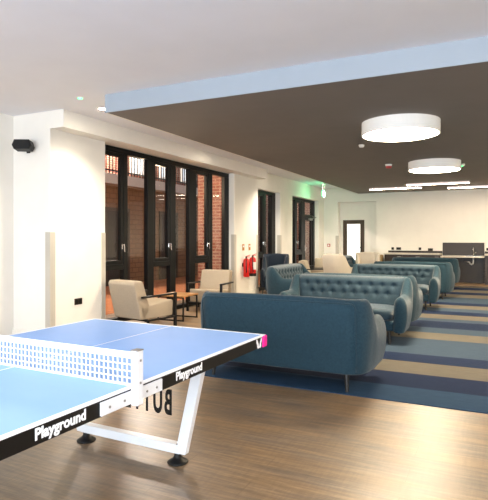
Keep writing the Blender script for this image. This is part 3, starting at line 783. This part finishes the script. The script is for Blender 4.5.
# call point, exit sign, ceiling detectors
cp = tag(empty('call_point', (-5.22, YF, 1.13)), 'small red fire alarm call point on the wall beside the far glazed door', 'alarm')
MB().box(-.05, .05, -.04, 0, -.05, .05).build('housing', 'call_red', cp, bevel=.004)
MB().box(-.028, .028, -.044, -.04, -.028, .028).build('push_plate', 'white_plastic', cp)
ex = tag(empty('exit_sign', (-4.86, 15.7, ZC), pi/2), 'glowing green emergency exit sign hanging from the ceiling strip', 'sign')
MB().box(-.10, .10, -.02, .02, -.05, 0).box(-.08, -.07, -.005, .005, -.24, -.05).box(.07, .08, -.005, .005, -.24, -.05).build('housing', 'white_plastic', ex)
blade = MB().box(-.13, .13, -.006, .006, -.42, -.23).build('sign_blade', 'exit_green', ex)
# door, running figure and arrow on the blade, seen from the room
P = lambda p, q: (p, -.0055, q-.075)
Q = lambda p, q: (p, -.0095, q-.075)
for nm, poly in (('door_symbol', [(.05, -.34), (.11, -.34), (.11, -.165), (.05, -.165)]),
                 ('running_figure', [(-.035, -.20), (.01, -.20), (.035, -.235), (.027, -.245), (.005, -.222), (.0, -.26), (.03, -.29), (.02, -.335), (.008, -.335), (.012, -.297), (-.02, -.275), (-.045, -.32), (-.06, -.315), (-.03, -.26), (-.02, -.222), (-.05, -.235), (-.055, -.225)]),
                 ('figure_head', [(-.002+.015*cos(2*pi*k/10), -.182+.015*sin(2*pi*k/10)) for k in range(10)]),
                 ('arrow', [(-.115, -.25), (-.09, -.225), (-.09, -.242), (-.065, -.242), (-.065, -.258), (-.09, -.258), (-.09, -.275)])):
    MB().prism(poly, P, Q).build(nm, 'exit_white', blade)
gl = bpy.data.lights.new('exit_glow', 'POINT'); gl.energy = 3; gl.color = (.1, 1, .45); gl.shadow_soft_size = .1
go = bpy.data.objects.new('exit_glow', gl); go.location = (-4.70, 15.45, ZC-.33); col.objects.link(go)

def ceil_unit(name, x, y, z, lab, cat, red=False, green=False, r=.05):
    t = tag(empty(name, (x, y, z)), lab, cat)
    MB().lathe([(0, 0), (r, 0), (r, -.015), (r*.8, -.04), (0, -.04)], n=24).build('housing', 'white_plastic', t)
    if red: tag(MB().lathe([(0, -.04), (r*.85, -.04), (r*.8, -.075), (r*.4, -.085), (0, -.085)], n=24).build('beacon', 'call_red', t), 'red beacon')
    if green: MB().lathe([(0, -.04), (r*.35, -.04), (r*.35, -.046), (0, -.046)], n=12).build('indicator', 'led_green', t)
ceil_unit('smoke_detector', -1.97, 10.8, ZD, 'white ceiling detector with red beacon beside the far drum lamp', 'detector', red=True, r=.07)
ceil_unit('ceiling_sensor', -1.95, 8.35, ZD, 'small flat white ceiling sensor just below the near drum lamp', 'sensor', r=.045)
ceil_unit('ceiling_sensor', -.62, 11.4, ZD, 'small white ceiling sensor with green light at the right of the far drum lamp', 'sensor', green=True, r=.05)
t = tag(empty('emergency_light', (-4.57, 4.83, ZC)), 'small flush ceiling emergency light with green glow left of the downlight', 'light')
MB().lathe([(0, 0), (.05, 0), (.048, -.006), (0, -.006)], n=24).build('housing', 'white_plastic', t)
MB().lathe([(0, -.006), (.028, -.006), (.028, -.010), (0, -.010)], n=16).build('indicator', 'led_green', t)

# ------------------------------------------------------------------ kitchen counter at the far wall
CF = YF-.60
def cabinet(x0, x1, lab):
    t = tag(empty('cabinet', ((x0+x1)/2, YF-.30, 0)), lab, 'cabinet', 'kitchen base cabinets')
    h = (x1-x0)/2-.001
    MB().box(-h, h, -.27, .28, .0, .855).build('body', 'counter_dark', t)
    d = MB().box(-h+.003, h-.003, -.292, -.271, .10, .85).build('door', 'counter_dark', t, bevel=.002)
    MB().box(h-.16, h-.04, -.308, -.292, .79, .802).build('handle', 'grey_metal', d)
for i, x in enumerate((-3.22, -2.66, -2.10)):
    cabinet(x, x+.56, 'dark walnut base cabinet under the pale worktop, ' + ['at the left end of the counter', 'second from the left end of the counter', 'left of the open sink space'][i])
for i, x in enumerate((-.31, .31)):
    cabinet(x, x+.62, 'dark walnut base cabinet ' + ['right of the open sink space', 'farthest right, past the sink space'][i])
wt = MB(); wt.box(-3.24, -1.535, CF-.02, YF, .86, .90); tag(wt.build('worktop', 'worktop', bevel=.003), 'pale worktop on the left run of dark cabinets', 'worktop')
wt = MB(); wt.box(-.315, .95, CF-.02, YF, .86, .90); tag(wt.build('worktop', 'worktop', bevel=.003), 'pale worktop on the dark cabinets right of the sink', 'worktop')
tag(MB().box(-3.20, -1.53, YF-.035, YF, .905, .97).build('upstand', 'counter_dark'), 'dark upstand strip on the wall above the left worktop', 'upstand')
tag(MB().box(-.31, .95, YF-.035, YF, .905, .97).build('upstand', 'counter_dark'), 'dark upstand strip on the wall right of the sink', 'upstand')
sk = tag(empty('sink_unit', (-.925, YF-.3, 0)), 'pale low sink worktop with tap and open knee space beneath', 'sink')
m = MB(); m.box(-.605, .605, -.33, .295, .79, .83); m.build('sink_top', 'worktop', sk, bevel=.003)
m = MB(); m.loft([[(.30+a*.22, b*.16, z) for a, b in ((-1, -1), (1, -1), (1, 1), (-1, 1))] for z in (.835, .832)]); m.build('basin_rim', 'chrome', sk)
MB().box(-.605, .605, .26, .298, 0, .79).build('back_panel', 'counter_dark', sk)
m = MB(); m.tube([(.3, .2, .83), (.3, .2, 1.0), (.3, .19, 1.05), (.3, .14, 1.08), (.3, .06, 1.07), (.3, .02, 1.02)], .014); m.bar((.3, .2, .9), (.38, .2, .95), .014, .014); m.build('tap', 'chrome', sk, smooth=True)
m = MB(); m.tube([(.3, 0, .80), (.3, 0, .66), (.29, 0, .60), (.25, 0, .57), (.21, 0, .60), (.2, .02, .64), (.12, .1, .655), (.06, .26, .655)], .022); m.build('waste_pipe', 'white_plastic', sk, smooth=True)
tag(MB().box(-1.52, -.325, YF-.031, YF-.001, .84, 1.235).build('splashback', 'counter_dark', bevel=.002), 'dark walnut splashback panel on the wall behind the sink', 'panel')
swx = ((-3.18, .08, 'leftmost of the row above the left worktop'), (-2.98, .15, 'double one second from the left above the worktop'), (-2.29, .08, 'single one in the middle above the worktop'), (-1.96, .15, 'double one just left of the dark splashback'), (-.24, .08, 'right of the dark splashback'))
for x, w_, lab in swx:
    t = tag(empty('wall_socket', (x*.963, YF, 1.035 if x != -1.96 else 1.01)), 'small dark wall socket, ' + lab, 'socket', 'sockets above the counter')
    MB().box(-w_/2, w_/2, -.012, 0, -.042, .042).build('plate', 'brass', t, bevel=.002)
    MB().box(-w_/2+.015, w_/2-.015, -.015, -.012, -.025, .025).build('socket_face', 'black_plastic', t)

# ------------------------------------------------------------------ light
def area(name, loc, rot, sx, sy, e, c):
    l = bpy.data.lights.new(name, 'AREA'); l.shape = 'RECTANGLE'; l.size = sx; l.size_y = sy; l.energy = e; l.color = c
    o = bpy.data.objects.new(name, l); o.location = loc; o.rotation_euler = rot; col.objects.link(o); return o
area('window_daylight', (-.6, YB-.3, 1.6), (radians(90), 0, radians(0)), 7.8, 2.1, 520, (.88, .92, 1))  # unseen cool light added at the assumed back window
# unseen point lights added for the courtyard's and balcony's warm lighting
def pt(name, loc, e, c, r=.15):
    l = bpy.data.lights.new(name, 'POINT'); l.energy = e; l.color = c; l.shadow_soft_size = r
    o = bpy.data.objects.new(name, l); o.location = loc; col.objects.link(o)
for y, e in ((5.2, 80), (9.0, 80), (14.0, 9), (18.0, 9)): pt('courtyard_lamp', (-6.5, y, 2.5), e, (1, .72, .46))
for y in (8, 13): pt('balcony_lamp', (XO-.2, y, 5.0), 600, (1, .82, .70))
wd = bpy.data.worlds.new('dusk'); scn.world = wd; wd.use_nodes = True
wd.node_tree.nodes['Background'].inputs[0].default_value = (.55, .68, .9, 1)
wd.node_tree.nodes['Background'].inputs[1].default_value = .25

# ------------------------------------------------------------------ camera
F_PX, HORIZON = 519.5, 238
cam = bpy.data.cameras.new('camera'); cam.sensor_fit = 'VERTICAL'; cam.sensor_height = 36
cam.lens = F_PX/500*36; cam.shift_y = -(250-HORIZON)/500
cam.clip_start = .05
co = bpy.data.objects.new('camera', cam); co.location = (0, 0, 1.38); co.rotation_euler = (radians(90), 0, .452); col.objects.link(co)
scn.camera = co
vs = scn.view_settings
vs.view_transform = 'Standard'; vs.look = 'None'; vs.gamma = 1; vs.use_curve_mapping = False; vs.exposure = 1.15
